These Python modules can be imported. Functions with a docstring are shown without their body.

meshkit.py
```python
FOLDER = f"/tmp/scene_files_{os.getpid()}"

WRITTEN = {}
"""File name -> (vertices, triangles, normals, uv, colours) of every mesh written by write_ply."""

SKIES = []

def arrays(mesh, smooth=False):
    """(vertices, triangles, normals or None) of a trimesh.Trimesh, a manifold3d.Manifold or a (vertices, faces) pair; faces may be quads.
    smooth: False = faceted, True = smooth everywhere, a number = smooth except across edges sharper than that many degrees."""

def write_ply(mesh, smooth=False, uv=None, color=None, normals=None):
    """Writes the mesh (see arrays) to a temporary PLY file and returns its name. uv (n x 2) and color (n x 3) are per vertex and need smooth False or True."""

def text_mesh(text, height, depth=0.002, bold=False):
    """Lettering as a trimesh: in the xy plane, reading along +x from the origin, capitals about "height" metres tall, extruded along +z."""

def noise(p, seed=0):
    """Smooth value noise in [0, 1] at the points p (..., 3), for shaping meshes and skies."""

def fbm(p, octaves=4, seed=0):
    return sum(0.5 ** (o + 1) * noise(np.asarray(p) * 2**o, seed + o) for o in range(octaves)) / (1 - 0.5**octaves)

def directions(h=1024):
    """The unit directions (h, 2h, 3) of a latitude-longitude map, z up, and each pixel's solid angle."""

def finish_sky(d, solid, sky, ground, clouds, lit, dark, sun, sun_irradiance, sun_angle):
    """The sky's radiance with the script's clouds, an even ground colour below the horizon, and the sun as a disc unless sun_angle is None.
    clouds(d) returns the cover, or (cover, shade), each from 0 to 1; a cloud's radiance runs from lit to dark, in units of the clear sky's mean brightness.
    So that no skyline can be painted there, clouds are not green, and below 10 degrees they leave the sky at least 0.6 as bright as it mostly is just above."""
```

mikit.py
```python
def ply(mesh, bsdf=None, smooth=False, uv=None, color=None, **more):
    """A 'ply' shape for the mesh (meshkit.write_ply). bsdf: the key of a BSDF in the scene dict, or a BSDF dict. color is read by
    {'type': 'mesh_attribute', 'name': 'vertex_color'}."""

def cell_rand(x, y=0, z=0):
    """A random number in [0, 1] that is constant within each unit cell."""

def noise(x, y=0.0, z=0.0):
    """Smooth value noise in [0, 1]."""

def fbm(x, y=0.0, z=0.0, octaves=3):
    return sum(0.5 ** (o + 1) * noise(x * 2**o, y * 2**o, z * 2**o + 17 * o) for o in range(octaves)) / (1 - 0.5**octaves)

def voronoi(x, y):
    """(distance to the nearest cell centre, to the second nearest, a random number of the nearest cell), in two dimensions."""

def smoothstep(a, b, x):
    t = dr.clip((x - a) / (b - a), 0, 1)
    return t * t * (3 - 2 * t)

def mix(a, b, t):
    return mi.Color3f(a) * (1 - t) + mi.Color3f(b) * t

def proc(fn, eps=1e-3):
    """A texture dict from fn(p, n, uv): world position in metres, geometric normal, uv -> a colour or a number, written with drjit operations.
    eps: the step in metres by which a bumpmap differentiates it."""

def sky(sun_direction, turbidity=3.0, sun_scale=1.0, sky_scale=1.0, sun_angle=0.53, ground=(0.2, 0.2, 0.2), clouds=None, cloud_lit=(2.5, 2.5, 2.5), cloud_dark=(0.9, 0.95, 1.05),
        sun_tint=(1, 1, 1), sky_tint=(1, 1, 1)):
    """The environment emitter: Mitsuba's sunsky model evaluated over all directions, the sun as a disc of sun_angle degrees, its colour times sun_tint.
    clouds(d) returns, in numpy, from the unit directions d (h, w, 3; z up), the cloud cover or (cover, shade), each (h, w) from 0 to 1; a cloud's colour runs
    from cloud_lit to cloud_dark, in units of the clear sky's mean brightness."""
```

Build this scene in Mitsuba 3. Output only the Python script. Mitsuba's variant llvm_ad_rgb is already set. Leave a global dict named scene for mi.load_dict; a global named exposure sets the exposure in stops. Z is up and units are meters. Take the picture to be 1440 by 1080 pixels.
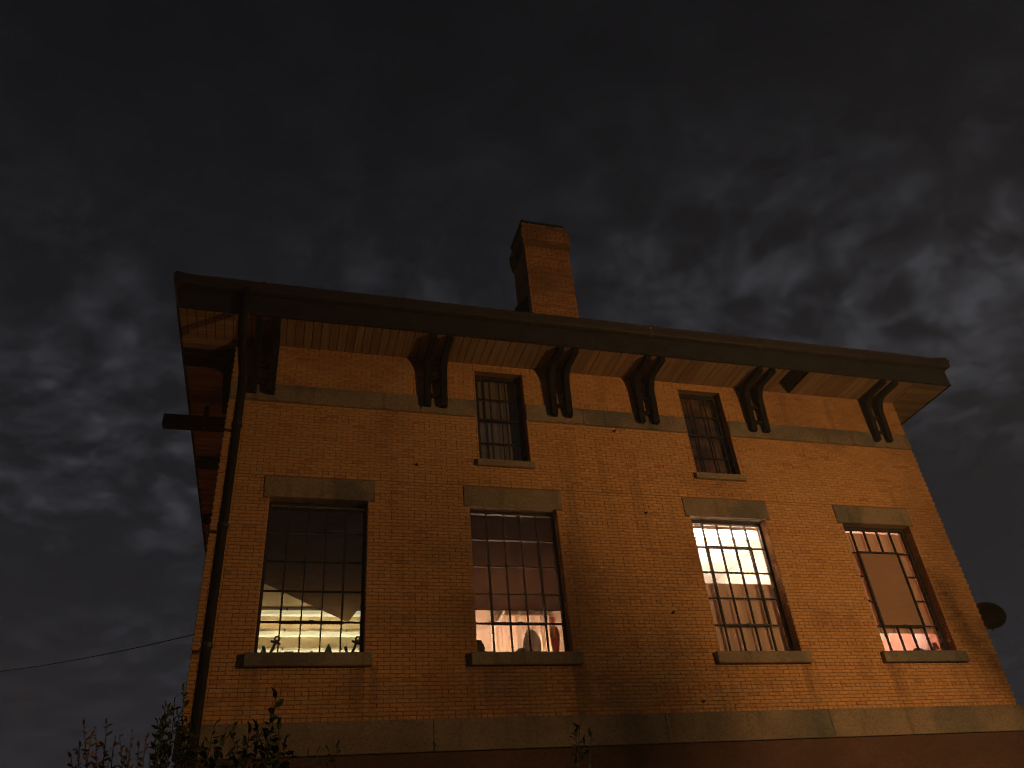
import math, random
import numpy as np, trimesh, drjit as dr, mitsuba as mi
import manifold3d as m3
import mikit
from mikit import noise, fbm, cell_rand, smoothstep, mix
import meshkit
T = mi.ScalarTransform4f
rnd = random.Random(7)
scene, labels = {}, {}

# ------------------------------------------------------------------ camera, sky, exposure
S, EYE = 1.4, 1.6            # the building is set out in units of 1.4 m above eye level, then put into metres
YAW, PITCH, ROLL, FPX = math.radians(18.163), math.radians(34.1155), math.radians(-5.402), 1110.07
_f = np.array([math.sin(YAW) * math.cos(PITCH), math.cos(YAW) * math.cos(PITCH), math.sin(PITCH)])
_r0 = np.array([math.cos(YAW), -math.sin(YAW), 0.0])
_u0 = np.cross(_r0, _f)
_u = -_r0 * math.sin(ROLL) + _u0 * math.cos(ROLL)
CAM = np.array([0.0, -10.0 * S, EYE])
scene['camera'] = {'type': 'perspective', 'fov': math.degrees(2 * math.atan(720 / FPX)), 'fov_axis': 'x', 'near_clip': 0.05, 'far_clip': 3000.0,
                   'to_world': T().look_at(origin=CAM.tolist(), target=(CAM + _f).tolist(), up=_u.tolist())}
HAZE = 0.0019                # the damp air, per metre
exposure = 3.0               # a night exposure: every light below is as dim as its GAIN says
GAIN = 1 / 8


CLOUD = 20.3


def night_clouds(d):
    """A broken cloud deck lit faintly from below by the town: (cover, shade)."""
    z = np.maximum(d[..., 2], 0.02)
    k = 1.0 / (z + 0.16)
    p = np.stack([d[..., 0] * k, d[..., 1] * k, np.zeros_like(z)], -1)
    warp = np.stack([meshkit.fbm(p * 4.0 + 1.3, 3, seed=5) - 0.5, meshkit.fbm(p * 4.0 + 7.7, 3, seed=6) - 0.5, np.zeros_like(z)], -1)
    q = p + warp * 0.16
    big = meshkit.fbm(q * 2.0 + CLOUD, 3, seed=11)
    mid = meshkit.fbm(q * np.array([17.0, 19.0, 1.0]) + 9.7, 4, seed=23)
    fine = meshkit.fbm(q * np.array([30.0, 34.0, 1.0]), 3, seed=31)
    el = np.degrees(np.arcsin(np.clip(d[..., 2], -1, 1)))
    base = np.interp(el, [0, 8, 18, 28, 38, 46, 54, 62, 90], [0.30, 0.29, 0.22, 0.165, 0.13, 0.10, 0.070, 0.052, 0.045])
    amp = np.interp(el, [0, 8, 16, 24, 32, 40, 46, 54, 90], [0.08, 0.14, 0.30, 0.66, 0.74, 0.48, 0.14, 0.03, 0.02])
    lump = np.clip((mid - 0.36) / 0.36, 0, 1) ** 1.5 * (0.55 + 0.9 * fine)
    broken = np.clip((big - 0.38) / 0.22, 0, 1)
    b = base * (0.78 + 0.34 * big + 0.30 * (mid - 0.5)) + amp * broken * lump * 0.62
    return np.ones_like(z), 1 - np.clip(b, 0, 1)


scene['sky'] = mikit.sky([-0.4, 0.9, 0.12], turbidity=3, sun_scale=0.0, sky_scale=0.5 * GAIN, clouds=night_clouds,
                         cloud_lit=(3.3, 3.45, 4.15), cloud_dark=(0.06, 0.08, 0.12))


# ------------------------------------------------------------------ helpers
def numbered(key):
    if key not in scene and not any(k.startswith(key + '__') for k in scene) and key not in used:
        used.add(key)
        return key
    i = count.get(key, 1)
    while f'{key}_{i:03d}' in used:
        i += 1
    count[key] = i + 1
    used.add(f'{key}_{i:03d}')
    return f'{key}_{i:03d}'


used, count = set(), {}


def W(mesh):
    """units -> metres"""
    mesh = to_tm(mesh)
    v = np.array(mesh.vertices) * S
    v[:, 2] += EYE
    return trimesh.Trimesh(v, np.array(mesh.faces), process=False)


def P(x, y, z):
    return np.array([x * S, y * S, z * S + EYE])


def to_tm(m):
    if hasattr(m, 'to_mesh'):
        q = m.to_mesh()
        return trimesh.Trimesh(np.array(q.vert_properties[:, :3]), np.array(q.tri_verts), process=False)
    return m


def add(key, mesh, bsdf, smooth=False, metres=False, **more):
    key = numbered(key)
    mesh = to_tm(mesh) if metres else W(mesh)
    scene[key] = mikit.ply(mesh, bsdf, smooth=smooth, **more)
    return key


def thing(key, label, cat, group=None):
    key = numbered(key)
    labels[key] = {'label': label, 'category': cat}
    if group:
        labels[key]['group'] = group
    return key


def box(x0, x1, y0, y1, z0, z1):
    b = trimesh.creation.box((x1 - x0, y1 - y0, z1 - z0))
    b.apply_translation(((x0 + x1) / 2, (y0 + y1) / 2, (z0 + z1) / 2))
    return b


def bev(x0, x1, y0, y1, z0, z1, c=0.006):
    """box with chamfered edges: hull of three inset boxes"""
    parts = [(c, c, 0), (c, 0, c), (0, c, c)]
    pts = []
    for a, b, e in parts:
        for x in (x0 + a, x1 - a):
            for y in (y0 + b, y1 - b):
                for z in (z0 + e, z1 - e):
                    pts.append((x, y, z))
    return to_tm(m3.Manifold.hull_points(np.array(pts)))


def mbox(x0, x1, y0, y1, z0, z1):
    return m3.Manifold.cube((x1 - x0, y1 - y0, z1 - z0)).translate((x0, y0, z0))


def cat(ms):
    return trimesh.util.concatenate([to_tm(m) for m in ms])


def tube(pts, rad, sides=8, cap=True):
    p = np.asarray(pts, float)
    n = len(p)
    rad = np.broadcast_to(np.asarray(rad, float), (n,))
    t = np.gradient(p, axis=0)
    t /= np.linalg.norm(t, axis=1, keepdims=True) + 1e-12
    a = np.cross(t[0], [0.13, 0.9, 0.41])
    a /= np.linalg.norm(a)
    v = []
    ang = np.arange(sides) * 2 * np.pi / sides
    for i in range(n):
        a = a - t[i] * (a @ t[i])
        a /= np.linalg.norm(a)
        b = np.cross(t[i], a)
        v.append(p[i] + rad[i] * (np.cos(ang)[:, None] * a + np.sin(ang)[:, None] * b))
    v = np.vstack(v)
    f = []
    for i in range(n - 1):
        for j in range(sides):
            k = (j + 1) % sides
            q = [i * sides + j, i * sides + k, (i + 1) * sides + k, (i + 1) * sides + j]
            f += [[q[0], q[1], q[2]], [q[0], q[2], q[3]]]
    if cap:
        v = np.vstack([v, p[0], p[-1]])
        c0, c1 = len(v) - 2, len(v) - 1
        for j in range(sides):
            k = (j + 1) % sides
            f += [[c0, k, j], [c1, (n - 1) * sides + j, (n - 1) * sides + k]]
    return trimesh.Trimesh(v, np.array(f), process=False)


def lathe(prof, sides=20):
    return trimesh.creation.revolve(np.array(prof, float), sections=sides)


def prism_yz(poly, x0, x1):
    """polygon in (y, z) extruded along x"""
    cs = m3.CrossSection([np.array(poly, float)], m3.FillRule.NonZero)
    m = to_tm(m3.Manifold.extrude(cs, x1 - x0))
    v = np.array(m.vertices)
    m.vertices = np.stack([x0 + v[:, 2], v[:, 0], v[:, 1]], 1)
    return m


def prism_xz(poly, y0, y1):
    cs = m3.CrossSection([np.array(poly, float)], m3.FillRule.NonZero)
    m = to_tm(m3.Manifold.extrude(cs, y1 - y0))
    v = np.array(m.vertices)
    m.vertices = np.stack([v[:, 0], y1 - v[:, 2], v[:, 1]], 1)
    return m


def prism_xy(poly, z0, z1):
    cs = m3.CrossSection([np.array(poly, float)], m3.FillRule.NonZero)
    return to_tm(m3.Manifold.extrude(cs, z1 - z0).translate((0, 0, z0)))


# ------------------------------------------------------------------ materials
COURSE, Z0 = 0.049, 2.077


def mat(key, b, bump=None, scale=0.002, eps=1e-3):
    if bump is not None:
        b = {'type': 'bumpmap', 'arbitrary': mikit.proc(bump, eps), 'scale': scale, 'bsdf': b}
    scene[key] = {'type': 'twosided', 'bsdf': b}


def brick_color(p, n, uv):
    x, z = p.x / S, (p.z - EYE) / S
    row = dr.floor((z - Z0) / COURSE)
    odd = row - 2 * dr.floor(row / 2)
    six = row - 6 * dr.floor(row / 6)
    col = dr.select(six < 0.5, dr.floor(x / 0.08), dr.floor(x / 0.16 + 0.5 * odd) + 700)
    r1, r2 = cell_rand(col, row, 3), cell_rand(col, row, 8)
    base = mix((0.50, 0.232, 0.078), (0.565, 0.276, 0.098), r1)
    base = mix(base, (0.42, 0.175, 0.07), smoothstep(0.90, 1.0, r2))
    big = fbm(p.x * 0.55 + 3, p.z * 0.8, p.y, 4)
    soot = smoothstep(0.50, 0.78, big)
    base = mix(base, mi.Color3f(0.24, 0.115, 0.055), 0.42 * soot)
    # rain runs off the sills and leaves dirty tongues below their ends
    sill = mi.Float(0)
    for c in (0.385, 3.13, 6.615, 9.355):
        ax = dr.abs(x - c)
        fall = smoothstep(1.55, 2.71, z) * dr.select(z < 2.71, mi.Float(1), mi.Float(0))
        tongue = smoothstep(0.30, 0.74, ax) * smoothstep(0.90, 0.74, ax) + 0.35 * smoothstep(0.8, 0.5, ax)
        sill = dr.maximum(sill, fall * tongue * smoothstep(0.25, 0.65, fbm(p.x * 6.0, 0.3, p.z * 0.8, 3)))
    base = mix(base, mi.Color3f(0.17, 0.085, 0.045), 0.6 * sill)
    # patches of later, paler repointed brick
    patch = smoothstep(0.60, 0.66, fbm(p.x * 0.7 + 31, p.y, p.z * 0.9 + 4, 3))
    base = mix(base, mi.Color3f(0.55, 0.30, 0.14), 0.45 * patch * r1)
    grain = noise(p.x * 38, p.y * 38, p.z * 38)
    streak = smoothstep(0.62, 0.9, fbm(p.x * 3.1, p.y * 2, p.z * 0.35 + 5, 3))
    return base * (0.86 + 0.24 * grain) * (1 - 0.25 * streak)


def chimney_color(p, n, uv):
    """the chimney's larger bricks, sootier towards the top as on any old stack"""
    r = cell_rand(dr.floor(p.x / 0.13), dr.floor(p.y / 0.13), dr.floor((p.z - EYE) / S / 0.068 + 0.2))
    base = mix((0.43, 0.175, 0.066), (0.56, 0.25, 0.10), r)
    soot = smoothstep(0.42, 0.8, fbm(p.x * 1.2, p.y * 1.2, p.z * 1.2, 3) + 0.30 * smoothstep(16.6, 18.0, p.z))
    return mix(base, mi.Color3f(0.13, 0.075, 0.05), 0.5 * soot) * (0.85 + 0.3 * noise(p.x * 30, p.y * 30, p.z * 30))


mat('chimney_brick', {'type': 'diffuse', 'reflectance': mikit.proc(chimney_color)})
mat('brick', {'type': 'principled', 'base_color': mikit.proc(brick_color), 'roughness': 0.78, 'specular': 0.25},
    lambda p, n, uv: fbm(p.x * 60, p.y * 60, p.z * 60, 2), 0.004)


def mortar_color(p, n, uv):
    g = fbm(p.x * 9, p.y * 9, p.z * 9, 3)
    return mix((0.17, 0.085, 0.038), (0.26, 0.135, 0.062), g)


mat('mortar', {'type': 'diffuse', 'reflectance': mikit.proc(mortar_color)})


def wall_color(p, n, uv):
    """coursed brick on the faces seen edge-on: window reveals and the far walls"""
    z = (p.z - EYE) / S
    a = (p.y + p.x) / S
    row = (z - Z0) / COURSE
    fr = row - dr.floor(row)
    odd = dr.floor(row) - 2 * dr.floor(dr.floor(row) / 2)
    c = a / 0.16 + 0.5 * odd
    fc = c - dr.floor(c)
    joint = dr.select((fr < 0.13) | (fc < 0.05), mi.Float(1), mi.Float(0))
    b = mix((0.46, 0.22, 0.095), (0.58, 0.30, 0.13), cell_rand(dr.floor(c), dr.floor(row), 2))
    return mix(b, (0.12, 0.075, 0.045), joint) * (0.8 + 0.3 * fbm(p.x * 6, p.y * 6, p.z * 6, 2))


mat('coursed', {'type': 'diffuse', 'reflectance': mikit.proc(wall_color)})


def stone_color(p, n, uv):
    a = fbm(p.x * 1.3 + 2, p.y, p.z * 2.2, 4)
    b = fbm(p.x * 26, p.y * 26, p.z * 26, 3)
    st = smoothstep(0.46, 0.72, fbm(p.x * 0.9 + 11, p.y, p.z * 0.7, 4))
    c = mix((0.220, 0.150, 0.092), (0.315, 0.220, 0.140), a)
    c = mix(c, (0.075, 0.078, 0.075), 0.62 * st)
    drip = smoothstep(0.52, 0.8, fbm(p.x * 7.0, p.y * 3, p.z * 0.6 + 3, 3))
    pit = smoothstep(0.66, 0.8, noise(p.x * 55, p.y * 55, p.z * 55))
    return c * (0.66 + 0.6 * b) * (1 - 0.30 * drip) * (1 - 0.35 * pit)


mat('stone', {'type': 'principled', 'base_color': mikit.proc(stone_color), 'roughness': 0.85, 'specular': 0.2},
    lambda p, n, uv: fbm(p.x * 30, p.y * 30, p.z * 30, 3), 0.006)


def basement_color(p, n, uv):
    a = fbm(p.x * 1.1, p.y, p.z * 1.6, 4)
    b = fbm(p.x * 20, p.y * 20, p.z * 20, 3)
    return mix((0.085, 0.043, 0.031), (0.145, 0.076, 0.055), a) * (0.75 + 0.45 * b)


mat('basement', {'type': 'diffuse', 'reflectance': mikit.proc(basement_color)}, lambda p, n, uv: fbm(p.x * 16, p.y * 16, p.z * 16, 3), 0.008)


def soffit_color(p, n, uv):
    along = dr.select(dr.abs(p.x / S - 4.88) < 5.85, p.x, p.y)
    across = dr.select(dr.abs(p.x / S - 4.88) < 5.85, p.y, p.x)
    g = fbm(along * 42, across * 2.2, p.z * 3, 3)
    big = fbm(p.x * 1.6, p.y * 1.6, 3.0, 3)
    r = cell_rand(dr.floor((along / S + 60) / 0.125), 1, 4)
    c = mix((0.20, 0.112, 0.064), (0.38, 0.235, 0.135), r * 0.65 + 0.35 * big)
    return c * (0.62 + 0.6 * g)


mat('soffit_wood', {'type': 'principled', 'base_color': mikit.proc(soffit_color), 'roughness': 0.7, 'specular': 0.25})


def dark_color(p, n, uv):
    a = fbm(p.x * 4, p.y * 4, p.z * 4, 4)
    b = fbm(p.x * 40, p.y * 40, p.z * 6, 2)
    return mix((0.015, 0.014, 0.014), (0.032, 0.028, 0.027), a) * (0.8 + 0.4 * b)


def black_color(p, n, uv):
    return mix((0.010, 0.008, 0.008), (0.022, 0.016, 0.014), fbm(p.x * 5, p.y * 5, p.z * 5, 4))


mat('black_paint', {'type': 'principled', 'base_color': mikit.proc(black_color), 'roughness': 0.9, 'specular': 0.08})
mat('dark_paint', {'type': 'principled', 'base_color': mikit.proc(dark_color), 'roughness': 0.55, 'specular': 0.35})


def gutter_color(p, n, uv):
    a = fbm(p.x * 2.2, p.y * 5, p.z * 5, 4)
    return mix((0.020, 0.015, 0.012), (0.046, 0.032, 0.023), a)


mat('gutter_metal', {'type': 'principled', 'base_color': mikit.proc(gutter_color), 'roughness': 0.5, 'specular': 0.45})


def steel_color(p, n, uv):
    a = fbm(p.x * 12, p.y * 12, p.z * 12, 3)
    return mix((0.014, 0.011, 0.010), (0.034, 0.021, 0.015), smoothstep(0.45, 0.75, a))


mat('steel', {'type': 'principled', 'base_color': mikit.proc(steel_color), 'roughness': 0.6, 'specular': 0.4})
mat('iron', {'type': 'principled', 'base_color': {'type': 'rgb', 'value': [0.03, 0.022, 0.018]}, 'roughness': 0.6})
scene['glass'] = {'type': 'thindielectric', 'int_ior': 1.5}


def board_color(p, n, uv):
    g = fbm(p.x * 3, p.y * 3, p.z * 30, 3)
    a = fbm(p.x * 1.5, p.y * 2, p.z * 1.5, 3)
    return mix((0.27, 0.145, 0.095), (0.38, 0.215, 0.145), 0.5 * g + 0.5 * a)


mat('plywood', {'type': 'diffuse', 'reflectance': mikit.proc(board_color)})


def shutter_color(p, n, uv):
    g = fbm(p.x * 30, p.y * 3, p.z * 2.4, 3)
    a = fbm(p.x * 2.5, p.y * 2, p.z * 3.5, 4)
    return mix((0.035, 0.02, 0.014), (0.14, 0.07, 0.04), smoothstep(0.25, 0.8, a)) * (0.7 + 0.6 * g)


mat('shutter_wood', {'type': 'diffuse', 'reflectance': mikit.proc(shutter_color)})


def cloth_color(p, n, uv):
    fold = fbm(p.x * 9, 0, p.z * 0.5, 3)
    return mix((0.60, 0.41, 0.29), (0.76, 0.54, 0.40), fold)


scene['blind_cloth'] = {'type': 'principledthin', 'base_color': mikit.proc(cloth_color), 'roughness': 0.9, 'diff_trans': 0.6, 'spec_trans': 0.0}
for k_, c_, t_ in (('red_glass', (0.97, 0.40, 0.24), 1.95), ('orange_glass', (1.0, 0.74, 0.38), 1.95), ('frosted_glass', (0.95, 0.92, 0.90), 1.9)):
    scene[k_] = {'type': 'principledthin', 'base_color': {'type': 'rgb', 'value': list(c_)}, 'roughness': 0.3, 'diff_trans': t_, 'spec_trans': 0.0}


def plain(key, lo, hi, f=2.0):
    mat(key, {'type': 'diffuse', 'reflectance': mikit.proc(lambda p, n, uv: mix(lo, hi, fbm(p.x * f, p.y * f, p.z * f, 4)))})


plain('cream_paint', (0.55, 0.50, 0.38), (0.68, 0.62, 0.47))
plain('peach_paint', (0.60, 0.48, 0.40), (0.70, 0.57, 0.48), 1.2)
plain('tan_paint', (0.38, 0.30, 0.20), (0.52, 0.42, 0.28))
plain('white_paint', (0.72, 0.70, 0.65), (0.80, 0.78, 0.72))
plain('pink_paint', (0.62, 0.42, 0.32), (0.72, 0.50, 0.38))
plain('green_paint', (0.42, 0.52, 0.36), (0.48, 0.58, 0.42))
plain('dark_wood', (0.05, 0.032, 0.022), (0.12, 0.075, 0.048), 5.0)
plain('brown_ceiling', (0.015, 0.0075, 0.004), (0.024, 0.012, 0.007), 3.0)
plain('loft_boards', (0.085, 0.050, 0.026), (0.14, 0.082, 0.045), 5.0)
plain('curtain_cloth', (0.10, 0.075, 0.06), (0.17, 0.13, 0.105), 4.0)
plain('floor_wood', (0.12, 0.07, 0.04), (0.22, 0.13, 0.08))
plain('roofing', (0.03, 0.03, 0.032), (0.06, 0.058, 0.056))
plain('bark', (0.05, 0.038, 0.028), (0.10, 0.078, 0.058), 12.0)
plain('ground_soil', (0.05, 0.055, 0.03), (0.10, 0.095, 0.055), 1.2)
plain('flashing_lead', (0.02, 0.02, 0.022), (0.045, 0.042, 0.042), 6.0)
plain('pole_wood', (0.06, 0.045, 0.035), (0.10, 0.08, 0.06), 4.0)
plain('grey_plaster', (0.30, 0.26, 0.23), (0.40, 0.35, 0.31), 9.0)


def leaf(key, col, tr):
    scene[key] = {'type': 'twosided', 'bsdf': {'type': 'diffuse', 'reflectance': mikit.proc(
        lambda p, n, uv: mi.Color3f(col) * (0.6 + 0.8 * cell_rand(dr.floor(p.x * 9), dr.floor(p.y * 9), dr.floor(p.z * 9))))}}


leaf('leaf_pink', (0.30, 0.16, 0.10), 0)
leaf('leaf_dark', (0.035, 0.045, 0.022), 0)
leaf('leaf_brown', (0.17, 0.10, 0.055), 0)
for k, c, ro in [('red_lacquer', (0.50, 0.07, 0.03), 0.25), ('orange_lacquer', (0.62, 0.25, 0.06), 0.25), ('green_glass', (0.12, 0.42, 0.10), 0.12),
                 ('purple_cloth', (0.20, 0.07, 0.12), 0.8), ('white_enamel', (0.78, 0.78, 0.76), 0.2), ('brass', (0.5, 0.36, 0.16), 0.35), ('grey_paint', (0.22, 0.22, 0.22), 0.5)]:
    mat(k, {'type': 'principled', 'base_color': {'type': 'rgb', 'value': list(c)}, 'roughness': ro})


scene['sky']['sampling_weight'] = 2.0


def emit(rgb, k, often=1.0):
    return {'type': 'area', 'sampling_weight': often, 'radiance': {'type': 'rgb', 'value': [float(c * k * GAIN) for c in rgb]}}


# ------------------------------------------------------------------ ground (a bank rises to the building)
def ground_h(x, y):
    t = np.clip((y + 10.5) / 8.5, 0, 1)
    t = t * t * (3 - 2 * t)
    h = 2.6 * t
    return h + 0.12 * (meshkit.fbm(np.stack([np.asarray(x) * 0.5, np.asarray(y) * 0.5, np.zeros_like(np.asarray(x, float))], -1), 3, seed=4) - 0.5)


def grid_axis():
    a = np.concatenate([np.linspace(-30, 40, 141), 40 + np.geomspace(1, 760, 24), ])
    return np.unique(np.concatenate([-30 - np.geomspace(1, 770, 24), a]))


gx, gy = grid_axis(), grid_axis()
GX, GY = np.meshgrid(gx, gy, indexing='ij')
GV = np.stack([GX, GY, ground_h(GX, GY)], -1).reshape(-1, 3)
nI, nJ = len(gx), len(gy)
I, J = np.meshgrid(np.arange(nI - 1), np.arange(nJ - 1), indexing='ij')
q0 = (I * nJ + J).ravel()
GF = np.stack([q0, q0 + nJ, q0 + nJ + 1, q0 + 1], 1)
scene['ground'] = mikit.ply((GV, GF), 'ground_soil', smooth=True)
labels['ground'] = {'label': 'dark grassy bank rising to the foot of the brick building', 'category': 'ground', 'kind': 'structure'}

# ------------------------------------------------------------------ the building
B = thing('brick_building', 'orange brick building with bracketed eaves, steel windows and a tall brick chimney', 'building')
XL, XR, YB = -0.97, 10.74, 12.0
ZB, ZT, ZS = 2.077, 7.459, 7.459          # top of the stone base, top of the wall, soffit
BASE_B, BELT0, BELT1 = 1.715, 6.46, 6.757
LW = [0.385, 3.13, 6.615, 9.355]          # centres of the lower windows
UW = [3.064, 6.656]                       # centres of the upper windows
LZ0, LZ1, UZ0, UZ1 = 2.863, 4.94, 5.696, 7.33
LH, UH = 0.655, 0.40
openings = [(c - LH, c + LH, LZ0, LZ1) for c in LW] + [(c - UH, c + UH, UZ0, UZ1) for c in UW]

# backing of the facade with its openings
back = mbox(XL + 0.012, XR - 0.012, 0.010, 0.30, 0.55, ZT + 0.4)
for (a, b, c, d) in openings:
    back = back - mbox(a, b, -1, 1, c - 0.004, d + 0.004)
add(B + '__facade', back, 'mortar')
# brick linings of the reveals (jamb faces), a hair inside the openings
for (a, b, c, d) in openings:
    add(B + '__reveal', box(a - 0.02, a + 0.002, 0.004, 0.299, c, d), 'coursed')
    add(B + '__reveal', box(b - 0.002, b + 0.02, 0.004, 0.299, c, d), 'coursed')

holes = list(openings)
for c in LW:
    holes += [(c - LH - 0.085, c + LH + 0.085, LZ1, 5.246), (c - LH - 0.10, c + LH + 0.10, 2.70, LZ0)]
for c in UW:
    holes += [(c - UH - 0.045, c + UH + 0.045, 5.591, UZ0)]
holes.append((XL - 1, XR + 1, BELT0, BELT1))


def lay_bricks(x0, x1, z0, z1, course, length, holes, rng, joint=0.0060):
    out = []
    nrow = int(math.ceil((z1 - z0) / course))
    for k in range(nrow):
        za, zb = z0 + k * course + joint, min(z0 + (k + 1) * course, z1)
        if zb - za < 0.4 * course:
            continue
        head = k % 6 == 0
        L = length / 2 if head else length
        xs = np.arange(math.floor(x0 / L) - 1, math.ceil(x1 / L) + 2) * L - (0 if head or k % 2 == 0 else L / 2)
        for a in xs:
            a0, b0 = max(a + joint / 2, x0), min(a + L - joint / 2, x1)
            if b0 - a0 < 0.02:
                continue
            segs = [(a0, b0, za, zb)]
            for (hx0, hx1, hz0, hz1) in holes:
                nxt = []
                for (p0, p1, c0, c1) in segs:
                    if p1 <= hx0 or p0 >= hx1 or c1 <= hz0 or c0 >= hz1:
                        nxt.append((p0, p1, c0, c1))
                        continue
                    if p0 < hx0 - 0.012:
                        nxt.append((p0, hx0 - 0.002, c0, c1))
                    if p1 > hx1 + 0.012:
                        nxt.append((hx1 + 0.002, p1, c0, c1))
                    m0, m1 = max(p0, hx0), min(p1, hx1)
                    if hz0 - c0 > 0.35 * course:
                        nxt.append((m0, m1, c0, hz0 - 0.002))
                    elif c1 - hz1 > 0.35 * course:
                        nxt.append((m0, m1, hz1 + 0.002, c1))
                segs = nxt
            out += segs
    return out


BF = np.array([[0, 1, 5], [0, 5, 4], [1, 2, 6], [1, 6, 5], [2, 3, 7], [2, 7, 6], [3, 0, 4], [3, 4, 7],
               [4, 5, 9], [4, 9, 8], [5, 6, 10], [5, 10, 9], [6, 7, 11], [6, 11, 10], [7, 4, 8], [7, 8, 11], [8, 9, 10], [8, 10, 11]])


def brick_mesh(s, rng, depth=0.016, front=0.0, ch=0.0035):
    """one brick face: body, chamfer and a slightly tilted front, facing -y"""
    x0, x1, z0, z1 = s
    y = front + rng.uniform(-0.0016, 0.0016)
    t1, t2 = rng.uniform(-0.0012, 0.0012), rng.uniform(-0.0012, 0.0012)
    j = lambda: rng.uniform(-0.0009, 0.0009)
    c = [(x0 + j(), z0 + j()), (x1 + j(), z0 + j()), (x1 + j(), z1 + j()), (x0 + j(), z1 + j())]
    v = [(a, front + depth, b) for a, b in c] + [(a, y + ch * 0.8, b) for a, b in c]
    sg = [(1, 1), (-1, 1), (-1, -1), (1, -1)]
    v += [(a + sx * ch, y + sx * t1 + sz * t2, b + sz * ch) for (a, b), (sx, sz) in zip(c, sg)]
    return np.array(v)


def join_bricks(vs, place=None):
    v = np.concatenate(vs)
    f = np.concatenate([BF + 12 * i for i in range(len(vs))])
    return trimesh.Trimesh(v if place is None else place(v), f, process=False)


def pix_area(v):
    """how large a brick shows from where the photograph was taken"""
    a = (v[8:12].mean(0) * S + [0, 0, EYE]) - CAM
    r = np.linalg.norm(a)
    return (np.ptp(v[8:12, 0]) * np.ptp(v[8:12, 2])) * abs(a[1]) / r ** 3


brng = random.Random(3)
faces = [brick_mesh(s, brng) for s in lay_bricks(XL, XR, ZB, ZT, COURSE, 0.16, holes, brng)]
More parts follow.
